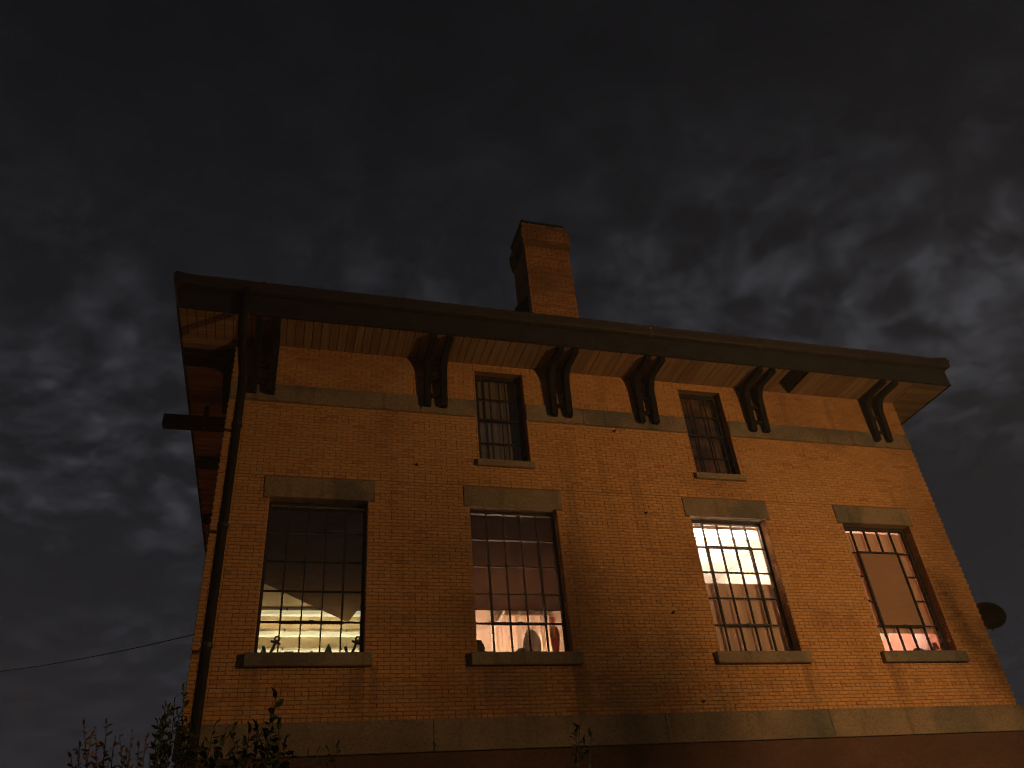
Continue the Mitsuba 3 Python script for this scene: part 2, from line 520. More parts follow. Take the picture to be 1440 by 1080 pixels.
# an open joint runs across the front at the height of the lintel tops
faces = [f for f in faces]
for f in faces:
    m = f[:, 2].mean()
    if 5.225 < m < 5.275:
        f[:, 2] = m + (f[:, 2] - m) * 0.80
        f[:, 1] += 0.003
order = sorted(range(len(faces)), key=lambda i: -pix_area(faces[i]))
for i in order[:298]:
    add(B + '__facade__brick', trimesh.Trimesh(faces[i], BF, process=False), 'brick')
k = add(B + '__facade__brickwork', join_bricks([faces[i] for i in order[298:]]), 'brick')
labels[k] = {'kind': 'stuff', 'label': 'coursed orange bricks of the facade'}

# other walls, floors, roof void
add(B + '__side_wall', box(XL, XL + 0.3, 0.302, YB, 0.55, ZT), 'coursed')
add(B + '__side_wall', box(XR - 0.3, XR, 0.302, YB, 0.55, ZT), 'coursed')
add(B + '__rear_wall', box(XL, XR, YB + 0.002, YB + 0.3, 0.55, ZT), 'coursed')
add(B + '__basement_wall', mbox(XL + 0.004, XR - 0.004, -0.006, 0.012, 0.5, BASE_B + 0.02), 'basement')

# stone base, belt course, lintels, sills: single stones
srng = random.Random(12)


def worn(m, amp=0.0065):
    """weathered stone: fine facets, edges eaten and chipped a little"""
    m = trimesh.Trimesh(*trimesh.remesh.subdivide_to_size(np.array(m.vertices), np.array(m.faces), 0.045), process=True)
    v = np.array(m.vertices)
    lo, hi = v.min(0), v.max(0)
    n = meshkit.fbm(v * 14.0, 3, seed=2) - 0.5
    near = np.minimum(v - lo, hi - v)
    edge = (np.sort(near, axis=1)[:, 1] < 0.012)
    chip = np.clip(meshkit.noise(v * 9.0, 8) - 0.70, 0, 1) * 0.10 * edge
    c = np.clip(v, lo + 0.03, hi - 0.03)
    d = v - c
    d /= np.linalg.norm(d, axis=1, keepdims=True) + 1e-9
    m.vertices = v + d * (amp * n - chip)[:, None]
    return m


def stones(key, x0, x1, z0, z1, proud, length, skip=()):
    x = x0
    while x < x1 - 0.02:
        e = min(x + length * srng.uniform(0.85, 1.15), x1)
        if x1 - e < 0.4 * length:
            e = x1
        segs = [(x, e)]
        for (a, b) in skip:
            nx = []
            for (p, q) in segs:
                if q <= a or p >= b:
                    nx.append((p, q))
                else:
                    if p < a - 0.02:
                        nx.append((p, a))
                    if q > b + 0.02:
                        nx.append((b, q))
            segs = nx
        for (p, q) in segs:
            d = srng.uniform(-0.002, 0.002)
            add(key, worn(bev(p + 0.0022, q - 0.0022, -proud + d, 0.05, z0, z1, 0.006)), 'stone', smooth=32)
        x = e


stones(B + '__stone_base__stone', XL - 0.03, XR + 0.03, BASE_B, ZB, 0.042, 2.9)
stones(B + '__belt_course__stone', XL, XR, BELT0, BELT1, 0.010, 2.6, [(c - UH, c + UH) for c in UW])
for c in LW:
    add(B + '__lintel', worn(bev(c - LH - 0.083, c + LH + 0.083, -0.013, 0.16, LZ1, 5.244, 0.007)), 'stone', smooth=32)
    add(B + '__sill', worn(bev(c - LH - 0.098, c + LH + 0.098, -0.075, 0.16, 2.702, LZ0, 0.009)), 'stone', smooth=32)
for c in UW:
    add(B + '__sill', worn(bev(c - UH - 0.05, c + UH + 0.05, -0.055, 0.10, 5.592, UZ0, 0.007)), 'stone', smooth=32)

# windows
GY_ = 0.20


def bar(k, x0, x1, z0, z1, y0=0.175, y1=0.215):
    add(k, box(x0, x1, y0, y1, z0, z1), 'steel')


def steel_window(c, boarded=False, shade=None):
    k = numbered(B + '__window')
    xs = [c - 0.625 + 0.25 * i for i in range(6)]
    zs = [2.91 + 0.40 * i for i in range(6)]
    fr = cat([box(c - LH + 0.003, xs[0] + 0.010, 0.165, 0.225, LZ0 + 0.002, LZ1 - 0.002), box(xs[5] - 0.010, c + LH - 0.003, 0.165, 0.225, LZ0 + 0.002, LZ1 - 0.002),
              box(xs[0] + 0.010, xs[5] - 0.010, 0.170, 0.223, LZ0 + 0.002, zs[0] + 0.010), box(xs[0] + 0.010, xs[5] - 0.010, 0.167, 0.223, zs[5] - 0.010, LZ1 - 0.002)])
    add(k + '__frame', fr, 'steel')
    w = 0.0080
    e0, e1, f0, f1 = xs[0] + 0.010, xs[5] - 0.010, zs[0] + 0.010, zs[5] - 0.010
    for i in range(1, 5):
        if boarded and i in (2, 3):
            bar(k + '__muntin', xs[i] - w, xs[i] + w, f0, zs[1] - 0.02)
            bar(k + '__muntin', xs[i] - w, xs[i] + w, zs[4] + 0.02, f1)
        else:
            bar(k + '__muntin', xs[i] - w, xs[i] + w, f0, f1)
    for j in range(1, 5):
        if boarded and j in (2, 3):
            bar(k + '__muntin', e0, xs[1] - 0.02, zs[j] - w, zs[j] + w, 0.177, 0.213)
            bar(k + '__muntin', xs[4] + 0.02, e1, zs[j] - w, zs[j] + w, 0.177, 0.213)
        else:
            bar(k + '__muntin', e0, e1, zs[j] - w, zs[j] + w, 0.177, 0.213)
    s = 0.015
    sash = m3_frame(xs[1] - s, xs[4] + s, zs[1] - s, zs[4] + s, 2 * s - 0.006, 0.160, 0.219)
    add(k + '__sash', sash, 'steel')
    add(k + '__latch', box(xs[2] + 0.10, xs[2] + 0.15, 0.14, 0.16, zs[1] - 0.012, zs[1] + 0.012), 'steel')
    prng = random.Random(int(c * 100))
    for i in range(5):
        for j in range(5):
            if boarded and i in (1, 2, 3) and j in (1, 2, 3):
                continue
            t1, t2 = prng.uniform(-0.0008, 0.0008), prng.uniform(-0.0008, 0.0008)
            a0, a1, b0, b1 = xs[i] + 0.004, xs[i + 1] - 0.004, zs[j] + 0.004, zs[j + 1] - 0.004
            v = np.array([[a0, GY_ - t1 - t2, b0], [a1, GY_ + t1 - t2, b0], [a1, GY_ + t1 + t2, b1], [a0, GY_ - t1 + t2, b1]])
            add(k + '__pane', trimesh.Trimesh(v, [[0, 1, 2], [0, 2, 3]], process=False), 'glass')
    if boarded:
        kk = add(k + '__panel', bev(xs[1] + 0.012, xs[4] - 0.012, 0.186, 0.205, zs[1] + 0.012, zs[4] - 0.012, 0.003), 'plywood')
        labels[kk] = {'label': 'plain tan board filling the middle of the window in place of glass'}
    if shade:
        z0, z1 = shade
        n = 60
        xx = np.linspace(c - LH + 0.03, c + LH - 0.02, n)
        yy = 0.262 + 0.006 * np.sin(np.arange(n) * 0.9) + 0.004 * np.sin(np.arange(n) * 0.37 + 1)
        v = np.concatenate([np.stack([xx, yy, np.full(n, z0)], 1), np.stack([xx, yy, np.full(n, z1)], 1), np.stack([xx, yy + 0.004, np.full(n, z0)], 1), np.stack([xx, yy + 0.004, np.full(n, z1)], 1)])
        f = []
        for i in range(n - 1):
            f += [[i, i + 1, n + i + 1], [i, n + i + 1, n + i], [2 * n + i + 1, 2 * n + i, 3 * n + i], [2 * n + i + 1, 3 * n + i, 3 * n + i + 1],
                  [n + i, n + i + 1, 3 * n + i + 1], [n + i, 3 * n + i + 1, 3 * n + i], [i + 1, i, 2 * n + i], [i + 1, 2 * n + i, 2 * n + i + 1]]
        add(k + '__blind', trimesh.Trimesh(v, f, process=False), 'blind_cloth', smooth=40)
    return k


def m3_frame(x0, x1, z0, z1, t, y0, y1):
    return mbox(x0, x1, y0, y1, z0, z1) - mbox(x0 + t, x1 - t, y0 - 1, y1 + 1, z0 + t, z1 - t)


steel_window(LW[0])
steel_window(LW[1])
steel_window(LW[2], shade=(2.88, 3.965))
k4 = steel_window(LW[3], boarded=True, shade=(3.215, 4.885))


def sash_window(c, boarded):
    k = numbered(B + '__window')
    x0, x1, z0, z1 = c - UH + 0.003, c + UH - 0.003, UZ0 + 0.002, UZ1 - 0.002
    if boarded:
        n = 6
        w = (x1 - x0 - 0.07) / n
        for i in range(n):
            a = x0 + 0.035 + i * w
            add(k + '__board', bev(a + 0.002, a + w - 0.002, 0.215 + 0.004 * (i % 2), 0.245, z0 + 0.034, z1 - 0.034, 0.003), 'shutter_wood')
    y0, y1 = 0.125, 0.175
    add(k + '__frame', m3_frame(x0, x1, z0, z1, 0.045, y0, y1 + 0.02), 'steel')
    xs = [c - 0.39 + 0.26 * i for i in range(4)]
    zs = [5.745, 6.09, 6.50, 6.88, 7.285]
    add(k + '__sash', m3_frame(x0 + 0.045, x1 - 0.045, 6.485, z1 - 0.045, 0.03, y0 + 0.005, y0 + 0.025), 'steel')
    add(k + '__sash', m3_frame(x0 + 0.045, x1 - 0.045, z0 + 0.045, 6.515, 0.03, y0 + 0.028, y0 + 0.048), 'steel')
    e0, e1 = x0 + 0.075, x1 - 0.075
    for i in (1, 2):
        bar(k + '__muntin', xs[i] - 0.009, xs[i] + 0.009, 6.515, z1 - 0.075, y0 + 0.006, y0 + 0.024)
        bar(k + '__muntin', xs[i] - 0.009, xs[i] + 0.009, z0 + 0.075, 6.485, y0 + 0.029, y0 + 0.047)
    bar(k + '__muntin', e0, e1, zs[3] - 0.009, zs[3] + 0.009, y0 + 0.007, y0 + 0.023)
    bar(k + '__muntin', e0, e1, zs[1] - 0.009, zs[1] + 0.009, y0 + 0.030, y0 + 0.046)
    n = 0 if boarded else 40
    xx = np.linspace(x0 + 0.02, x1 - 0.02, n)
    yy = 0.235 + 0.008 * np.sin(np.arange(n) * 1.1)
    v = np.concatenate([np.stack([xx, yy, np.full(n, z0 + 0.02)], 1), np.stack([xx, yy, np.full(n, z1 - 0.03)], 1)])
    if not boarded:
        add(k + '__curtain', trimesh.Trimesh(v, [t for i in range(n - 1) for t in ([i, i + 1, n + i + 1], [i, n + i + 1, n + i])], process=False), 'curtain_cloth', smooth=40)
    gx_ = [e0, xs[1], xs[2], e1]
    for (za, zb, y) in ((z0 + 0.075, zs[1], y0 + 0.038), (zs[1], 6.487, y0 + 0.038), (6.513, zs[3], y0 + 0.015), (zs[3], z1 - 0.075, y0 + 0.015)):
        for i in range(3):
            v = np.array([[gx_[i], y, za], [gx_[i + 1], y, za], [gx_[i + 1], y + 0.0008, zb], [gx_[i], y + 0.0004, zb]])
            add(k + '__pane', trimesh.Trimesh(v, [[0, 1, 2], [0, 2, 3]], process=False), 'glass')
    return k


sash_window(UW[0], False)
sash_window(UW[1], True)

# ------------------------------------------------------------------ eaves
EO = 0.72                                   # overhang
XE0, XE1 = XL - 0.79, XR + EO               # outer edges of the soffit
erng = random.Random(21)
x = XE0
while x < XE1 - 0.01:
    e = min(x + 0.125, XE1)
    if not (8.14 < (x + e) / 2 < 8.43):     # a plank is missing here
        d = erng.uniform(-0.004, 0.004)
        add(B + '__soffit__board', box(x + 0.0045, e - 0.0045, -EO + 0.02, -0.002, ZS + d, ZS + 0.02 + d), 'soffit_wood')
    x = e
y = 0.0
while y < YB:
    e = y + 0.16
    d = erng.uniform(-0.005, 0.005)
    add(B + '__soffit__board', box(XE0 + 0.02, XL - 0.002, y + 0.007, e - 0.007, ZS + d, ZS + 0.02 + d), 'soffit_wood')
    if y < 6:
        add(B + '__soffit__board', box(XR + 0.002, XE1 - 0.02, y + 0.007, e - 0.007, ZS + d, ZS + 0.02 + d), 'soffit_wood')
    y = e
k = add(B + '__soffit__planking', cat([box(XR + 0.002, XE1 - 0.02, 6.12 + 0.16 * i + 0.004, 6.12 + 0.16 * i + 0.156, ZS, ZS + 0.02) for i in range(36)]), 'soffit_wood')
labels[k] = {'kind': 'stuff', 'label': 'soffit planks of the far eave'}
# lookout rafters over the boards, seen through the gap
for xx in np.arange(XE0 + 0.3, XE1 - 0.1, 0.62):
    add(B + '__soffit__rafter', box(xx, xx + 0.05, -EO + 0.03, -0.01, ZS + 0.05, ZS + 0.20), 'dark_wood')


def moulding(prof, path):
    """profile (outward, z) swept round a path of plan corners with outward diagonals"""
    v, f = [], []
    n = len(prof)
    for (px, py, dx, dy) in path:
        v += [(px + dx * o, py + dy * o, z) for o, z in prof]
    for i in range(len(path) - 1):
        for j in range(n):
            k2 = (j + 1) % n
            a, b, c_, d_ = i * n + j, i * n + k2, (i + 1) * n + k2, (i + 1) * n + j
            f += [[a, b, c_], [a, c_, d_]]
    for base, flip in ((0, False), ((len(path) - 1) * n, True)):
        for j in range(1, n - 1):
            t = [base, base + j + 1, base + j]
            f.append(t[::-1] if flip else t)
    m = trimesh.Trimesh(np.array(v), np.array(f), process=False)
    return m


eave_path = [(XE0, YB + 0.7, -1, 0), (XE0, -EO, -1, -1), (XE1, -EO, 1, -1), (XE1, YB + 0.7, 1, 0)]
fas = [(-0.03, 7.445), (0.0, 7.445), (0.0, 7.49), (-0.008, 7.50), (-0.008, 7.79), (-0.03, 7.79)]
def stretch(path, step):
    out = []
    for (a, b) in zip(path[:-1], path[1:]):
        L = math.hypot(b[0] - a[0], b[1] - a[1])
        n = max(1, int(L / step))
        for i in range(n):
            t = i / n
            mid = i > 0
            dx, dy = (0.0, 0.0)
            if mid:      # along a run the outward direction is square to it
                ex, ey = (b[0] - a[0]) / L, (b[1] - a[1]) / L
                dx, dy = ey, -ex
            out.append((a[0] + (b[0] - a[0]) * t, a[1] + (b[1] - a[1]) * t, dx if mid else a[2], dy if mid else a[3]))
    return out + [path[-1]]


fx = [XE0] + [XE0 + 2.15 * i + erng.uniform(-0.2, 0.2) for i in range(1, 6)] + [XE1]
for a, b in zip(fx[:-1], fx[1:]):
    d = erng.uniform(-0.004, 0.004)
    add(B + '__fascia__board', prism_yz([(-EO - o, z + d) for o, z in fas], a + 0.002, b - 0.002), 'dark_paint')
for xs_, sg in ((XE0, -1), (XE1, 1)):
    m = prism_yz([(o * sg, z) for o, z in fas], -EO + 0.004, YB + 0.7)
    v = np.array(m.vertices)
    m.vertices = np.stack([xs_ + v[:, 1], v[:, 0], v[:, 2]], 1)
    m.invert()
    add(B + '__fascia__board', m, 'dark_paint')
gut = [(-0.02, 7.80), (0.035, 7.795), (0.075, 7.815), (0.092, 7.86), (0.088, 7.915), (0.102, 7.94), (0.102, 7.972), (0.088, 7.972), (0.07, 7.93), (0.06, 7.84), (-0.02, 7.83)]
gm = moulding(gut, stretch(eave_path, 0.35))
v = np.array(gm.vertices)
sag = meshkit.fbm(np.stack([v[:, 0] * 0.8, v[:, 1] * 0.8, v[:, 0] * 0], 1), 3, seed=9) - 0.5
v[:, 2] += 0.020 * sag
v[:, 1] += 0.012 * (meshkit.fbm(np.stack([v[:, 0] * 1.3, v[:, 1] * 1.3, v[:, 0] * 0 + 4], 1), 2, seed=3) - 0.5)
gm.vertices = v
add(B + '__gutter', gm, 'gutter_metal', smooth=35)
for x in np.arange(XE0 + 1.1, XE1 - 0.3, 2.05):
    add(B + '__gutter__collar', prism_yz([(-EO - (o + 0.004 if o > 0 else o), z + (0.004 if z > 7.9 else -0.004)) for o, z in gut], x, x + 0.05), 'gutter_metal')
for x in np.arange(XE0 + 0.5, XE1, 0.85):
    add(B + '__gutter__strap', box(x, x + 0.018, -EO - 0.104, -EO - 0.01, 7.974, 7.984), 'gutter_metal')

# hip roof
rz0, sl = 7.955, 0.40
half = (YB + 0.7 + EO) / 2
cy = (YB + 0.7 - EO) / 2
rv = np.array([[XE0 - 0.03, -EO - 0.03, rz0], [XE1 + 0.03, -EO - 0.03, rz0], [XE1 + 0.03, YB + 0.73, rz0], [XE0 - 0.03, YB + 0.73, rz0],
               [XE0 + half * 0.95, cy, rz0 + sl * half], [XE1 - half * 0.95, cy, rz0 + sl * half]])
add(B + '__roof', trimesh.Trimesh(rv, [[0, 1, 5], [0, 5, 4], [1, 2, 5], [2, 3, 4], [2, 4, 5], [3, 0, 4]], process=False), 'roofing')
for (a, b, e) in ((XE0 - 0.02, -EO - 0.02, 1), (XE1 + 0.02, -EO - 0.02, -1)):
    add(B + '__roof__hip_cap', tube([(a - 0.05 * e, b - 0.05, rz0 + 0.02), (a + 0.06 * e, b + 0.06, rz0 + 0.075), (a + 0.6 * e, b + 0.6, rz0 + 0.26), (a + 1.6 * e, b + 1.6, rz0 + 0.62)], [0.045, 0.06, 0.055, 0.05], 8), 'gutter_metal', smooth=40)

# brackets under the eaves
arc = [(-0.135 - 0.20 * (1 - math.cos(t)), 7.365 - 0.26 * (1 - math.sin(t))) for t in np.linspace(0, math.pi / 2, 9)]
prof = [(0.0, 7.455), (0.0, 6.555), (-0.098, 6.555), (-0.102, 6.60), (-0.118, 6.78)] + arc + [(-0.688, 7.375), (-0.688, 7.455)]
BP = [-0.52, 2.02, 4.05, 5.56, 7.63, 10.13]
for c in BP:
    k = numbered(B + '__bracket')
    for s in (-1, 1):
        add(k + '__knee', prism_yz(prof, c + s * 0.125 - 0.047, c + s * 0.125 + 0.047), 'black_paint')
    for z in (6.72, 7.02):
        add(k + '__spacer', bev(c - 0.078, c + 0.078, -0.06, -0.014, z, z + 0.06, 0.004), 'black_paint')
for yy in (0.43, 3.75, 6.2, 8.25, 10.4):
    k = numbered(B + '__bracket')
    for s in (-1, 1):
        m = prism_yz(prof, yy + s * 0.125 - 0.052, yy + s * 0.125 + 0.052)
        v = np.array(m.vertices)
        m.vertices = np.stack([XL + v[:, 1] * 1.09, v[:, 0], v[:, 2]], 1)
        m.invert()
        add(k + '__knee', m, 'black_paint')
kk = add(B + '__outrigger_beam', bev(-2.10, XL + 0.02, 1.86, 2.02, 7.06, 7.27, 0.01), 'black_paint')
labels[kk] = {'label': 'dark timber beam sticking out past the left eave'}
add(B + '__outrigger_beam__strap', cat([box(XL - 0.52, XL - 0.46, 1.852, 2.028, 7.05, 7.064), box(XL - 0.52, XL - 0.46, 1.846, 1.854, 7.05, ZS - 0.002), box(XL - 0.52, XL - 0.46, 2.026, 2.034, 7.05, ZS - 0.002)]), 'iron')

# downpipe at the left corner
px_, py_ = -0.79, -0.20
path = [(-0.86, -EO - 0.05, 7.86), (-0.86, -EO - 0.05, 7.40), (-0.855, -EO - 0.03, 7.22), (-0.84, -0.50, 6.98), (px_ - 0.01, -0.24, 6.74), (px_, py_, 6.56), (px_, py_, 6.3)] + [(px_, py_, z) for z in np.linspace(5.8, 0.9, 8)]
add(B + '__downpipe', tube(path, 0.062, 14), 'black_paint', smooth=50)
for z in (5.9, 4.4, 2.9):
    add(B + '__downpipe__clip', cat([lathe([(0.0625, -0.025), (0.073, -0.025), (0.073, 0.025), (0.0625, 0.025), (0.0625, -0.025)], 14).apply_translation((px_, py_, z)), box(px_ - 0.012, px_ + 0.012, py_ + 0.06, 0.0, z - 0.02, z + 0.02)]), 'dark_paint', smooth=40)

# small iron anchors left in the wall
for (x, z) in ((4.93, 6.37), (5.35, 3.42), (5.54, 2.22), (5.22, 4.95), (1.72, 5.55)):
    add(B + '__wall_anchor', cat([lathe([(0, 0), (0.022, 0), (0.018, 0.018), (0, 0.02)], 8).apply_transform(trimesh.transformations.rotation_matrix(math.pi / 2, (1, 0, 0))).apply_translation((x, -0.001, z)),
                                   box(x - 0.007, x + 0.007, -0.05, -0.012, z - 0.007, z + 0.007)]), 'iron')

# ------------------------------------------------------------------ chimney
CX0, CX1, CY0, CY1, CZ0 = 4.04, 4.965, 0.70, 1.50, 8.25
CC, CL = 0.068, 0.20
add(B + '__chimney', cat([box(CX0 + 0.01, CX1 - 0.01, CY0 + 0.01, CY1 - 0.01, CZ0, 11.02), box(CX0 - 0.025, CX1 + 0.025, CY0 - 0.025, CY1 + 0.025, 11.021, 11.40), box(CX0 + 0.0, CX1 - 0.0, CY0 + 0.0, CY1 - 0.0, 11.401, 11.66)]), 'mortar')
crng = random.Random(9)
cf = []                                     # (vertices, facing)
nz = int((11.68 - CZ0) / CC)
for k in range(nz):
    z0 = CZ0 + k * CC
    out = 0.0
    if z0 > 10.98:
        out = min(0.020 * (1 + int((z0 - 10.98) / CC)), 0.052)
    if z0 > 11.385:
        out = 0.012
    jt = 0.020 if 10.98 < z0 < 11.40 else 0.013
    for face in ('front', 'left', 'right'):
        a0, a1 = (CX0 - out, CX1 + out) if face == 'front' else (CY0 - out, CY1 + out)
        L = CL if k % 3 else CL / 2
        sgs = lay_bricks(a0, a1, z0, z0 + CC, CC, L, [], crng, jt) if k % 2 == 0 else [(max(a + 0.004, a0), min(a + L - 0.004, a1), z0 + jt, z0 + CC) for a in np.arange(a0 - L / 2, a1, L)]
        for s in sgs:
            if s[1] - s[0] < 0.03:
                continue
            if z0 > 11.55 and crng.random() < 0.25:
                continue
            v = brick_mesh(s, crng, depth=0.04, ch=0.005)
            v[:, 1] += crng.uniform(-0.003, 0.003)
            if face == 'front':
                v[:, 1] += CY0 - out
            elif face == 'left':
                v = np.stack([CX0 - out + v[:, 1], CY0 + CY1 - v[:, 0], v[:, 2]], 1)
            else:
                v = np.stack([CX1 + out - v[:, 1], v[:, 0], v[:, 2]], 1)
            cf.append((v, face))
vis = [v for v, f_ in cf if f_ == 'front' and v[:, 2].min() > 9.1] + [v for v, f_ in cf if f_ == 'left' and v[:, 2].min() > 10.9]
vis = vis[:298]
ids = {id(v) for v in vis}
for v in vis:
    add(B + '__chimney__brick', trimesh.Trimesh(v, BF, process=False), 'chimney_brick')
k = add(B + '__chimney__brickwork', join_bricks([v for v, _ in cf if id(v) not in ids]), 'chimney_brick')
labels[k] = {'kind': 'stuff', 'label': 'remaining bricks of the chimney'}
cap = bev(CX0 - 0.02, CX1 - 0.03, CY0 - 0.015, CY1 + 0.02, 11.685, 11.715, 0.008)
add(B + '__chimney__cap', cat([cap, box(CX0 - 0.005, CX0 + 0.05, CY0, CY0 + 0.4, 11.714, 11.745)]), 'flashing_lead')
# lead-sheathed cricket against the left cheek of the chimney
v0 = [(CX0 - 0.055, CY0 - 0.01), (CX0 - 0.001, CY0 - 0.01), (CX0 - 0.001, CY1), (CX0 - 0.055, CY1)]
fz = [(9.70, 9.70, 10.06, 10.06)]
v = np.array([(a, b, 8.3) for a, b in v0] + [(a, b, z) for (a, b), z in zip(v0, fz[0])])
add(B + '__chimney__flashing', trimesh.Trimesh(v, [[0, 2, 1], [0, 3, 2], [4, 5, 6], [4, 6, 7], [0, 1, 5], [0, 5, 4], [1, 2, 6], [1, 6, 5], [2, 3, 7], [2, 7, 6], [3, 0, 4], [3, 4, 7]], process=False), 'flashing_lead')

# ------------------------------------------------------------------ rooms behind the windows
FZ, CZ = 2.05, 5.10
add(B + '__interior_floor', box(XL + 0.301, XR - 0.301, 0.302, YB, FZ - 0.1, FZ), 'floor_wood')
add(B + '__attic_floor', box(XL + 0.301, XR - 0.301, 0.302, YB, 5.30, 5.40), 'dark_wood')
add(B + '__attic_wall', box(XL + 0.301, XR - 0.301, 2.6, 2.7, 5.41, ZT), 'dark_wood')
parts_x = [XL + 0.302, 2.16, 5.62, 8.06, XR - 0.302]
room_wall = ['cream_paint', 'peach_paint', 'white_paint', 'pink_paint']
for i in range(1, 4):
    add(B + '__partition', box(parts_x[i] - 0.04, parts_x[i] + 0.04, 0.302, YB, FZ, 5.29), 'cream_paint' if i < 3 else 'pink_paint')
depth = [8.6, 4.9, 5.0, 5.0]
for i in range(4):
    a, b = parts_x[i] + (0.041 if i else 0), parts_x[i + 1] - (0.041 if i < 3 else 0)
    add(B + '__room_wall', box(a, b, depth[i], depth[i] + 0.08, FZ + 0.001, 5.289), room_wall[i])
    add(B + '__room_ceiling', box(a, b, 0.303, depth[i] - 0.001, CZ, CZ + 0.15), ['tan_paint', 'brown_ceiling', 'white_paint', 'white_paint'][i])
    add(B + '__room_lining', box(a, b, 0.3005, 0.302, FZ, LZ0 - 0.02), room_wall[i])
add(B + '__room_wall', box(parts_x[4] - 0.012, parts_x[4], 0.304, 4.99, FZ + 0.002, 5.09), 'pink_paint')
add(B + '__room_wall', box(parts_x[3] - 0.056, parts_x[3] - 0.041, 0.304, 4.99, FZ + 0.002, 5.09), 'white_paint')
gp = add(B + '__room_wall__green_patch', prism_xy([(1.80, 3.66), (2.22, 3.60), (2.30, 4.3), (1.80, 4.3)], 0, 0.006), 'green_paint')
# stand the patch up on the wall
m = prism_xy([(1.62, 3.72), (2.06, 3.58), (2.9, 3.30), (2.9, 4.6), (1.62, 4.6)], 0, 0.008)
v = np.array(m.vertices)
m.vertices = np.stack([parts_x[4] - 0.02 + v[:, 2], v[:, 0], v[:, 1]], 1)
scene[gp] = mikit.ply(W(m), 'green_paint')
for i, c in enumerate(LW):
    add(B + '__stool', bev(c - LH - 0.03, c + LH + 0.03, 0.226, 0.42, 2.862, 2.905, 0.004), 'dark_wood' if i else 'dark_wood')
# fluorescent strips across the ceiling of the room behind the left window
for yb, lab in ((4.85, 'long greenish fluorescent strip under the dark loft edge in the left room'), (6.1, 'middle greenish fluorescent strip in the left room'), (7.35, 'farthest greenish fluorescent strip in the left room')):
    k = thing('ceiling_light', lab, 'lamp')
    add(k + '__tray', bev(parts_x[0] + 0.05, parts_x[1] - 0.10, yb + 0.002, yb + 0.16, CZ - 0.055, CZ - 0.002, 0.005), 'white_enamel')
    add(k + '__diffuser', bev(parts_x[0] + 0.06, parts_x[1] - 0.11, yb + 0.01, yb + 0.15, CZ - 0.125, CZ - 0.0555, 0.012), 'white_enamel', emitter=emit((1.0, 0.90, 0.50), 0.48))
    for xx in (0.1, 1.3):
        add(k + '__bracket', box(xx, xx + 0.03, yb - 0.004, yb + 0.0, CZ - 0.06, CZ - 0.004), 'grey_paint')
loft = [(parts_x[0] + 0.01, 0.34), (parts_x[1] - 0.06, 0.34), (parts_x[1] - 0.06, 3.9), (1.39, 4.45), (1.27, 5.3), (-0.31, 3.30), (parts_x[0] + 0.01, 2.9)]
n_b = 9
kk = add(B + '__loft_floor', prism_xy(loft, 4.97, 5.03), 'loft_boards')
# end wall details behind the second window
add(B + '__room_wall__pilaster', cat([box(a, b, 4.86, 4.899, FZ + 0.01, 5.09) for a, b in ((3.98, 4.06), (4.55, 4.62), (5.05, 5.12))]), 'white_paint')
n = 70
xx = np.linspace(4.0, 5.15, n)
yy = 4.80 + 0.022 * np.sin(np.arange(n) * 0.62) + 0.012 * np.sin(np.arange(n) * 1.7 + 1)
dv = np.concatenate([np.stack([xx, yy, np.full(n, FZ + 0.4)], 1), np.stack([xx, yy, np.full(n, 4.96)], 1)])
kk = add(B + '__drape', trimesh.Trimesh(dv, [t for i in range(n - 1) for t in ([i, i + 1, n + i + 1], [i, n + i + 1, n + i])], process=False), 'peach_paint', smooth=40)
labels[kk] = {'label': 'pale drape hanging in folds on the end wall'}
add(B + '__drape__rail', tube([(3.95, 4.79, 4.975), (5.2, 4.79, 4.975)], 0.012, 8), 'brass', smooth=50)
add(B + '__stair_rail', tube([(3.90, 4.74, 4.55), (4.24, 4.74, 5.05)], 0.020, 6), 'white_paint')


# lamps of the rooms: uplighters standing on the floor (bowl open at the top)
def uplighter(x, y, h, col, power, label):
    k = thing('floor_lamp', label, 'lamp')
    add(k + '__base', lathe([(0, 0), (0.13, 0), (0.13, 0.02), (0.02, 0.04), (0, 0.04)]).apply_translation((x, y, FZ + 0.001)), 'iron', smooth=40)
    add(k + '__pole', tube([(x, y, FZ + 0.03), (x, y, h)], 0.012), 'iron', smooth=60)
    add(k + '__bowl', lathe([(0.0, h - 0.01), (0.06, h), (0.15, h + 0.07), (0.16, h + 0.09), (0.14, h + 0.085), (0.05, h + 0.02), (0, h + 0.015)]).apply_translation((x, y, 0)), 'white_enamel', smooth=40)
    d = trimesh.creation.cylinder(radius=0.10, height=0.01, sections=20)
    d.apply_translation((x, y, h + 0.07))
    add(k + '__bulb', d, 'white_enamel', emitter=emit(col, power))


uplighter(0.6, 6.0, 3.4, (1.0, 0.86, 0.45), 380, 'floor lamp turned up to the beamed ceiling of the left room')
uplighter(3.9, 3.7, 3.0, (1.0, 0.62, 0.38), 1000, 'floor lamp before the pale end wall behind the second lower window')
uplighter(9.3, 1.7, 2.9, (1.0, 0.57, 0.43), 620, 'floor lamp in the pink room behind the right lower window')
uplighter(6.9, 1.7, 4.0, (1.0, 0.72, 0.54), 760, 'floor lamp turned up to the white ceiling behind the half-drawn blind')
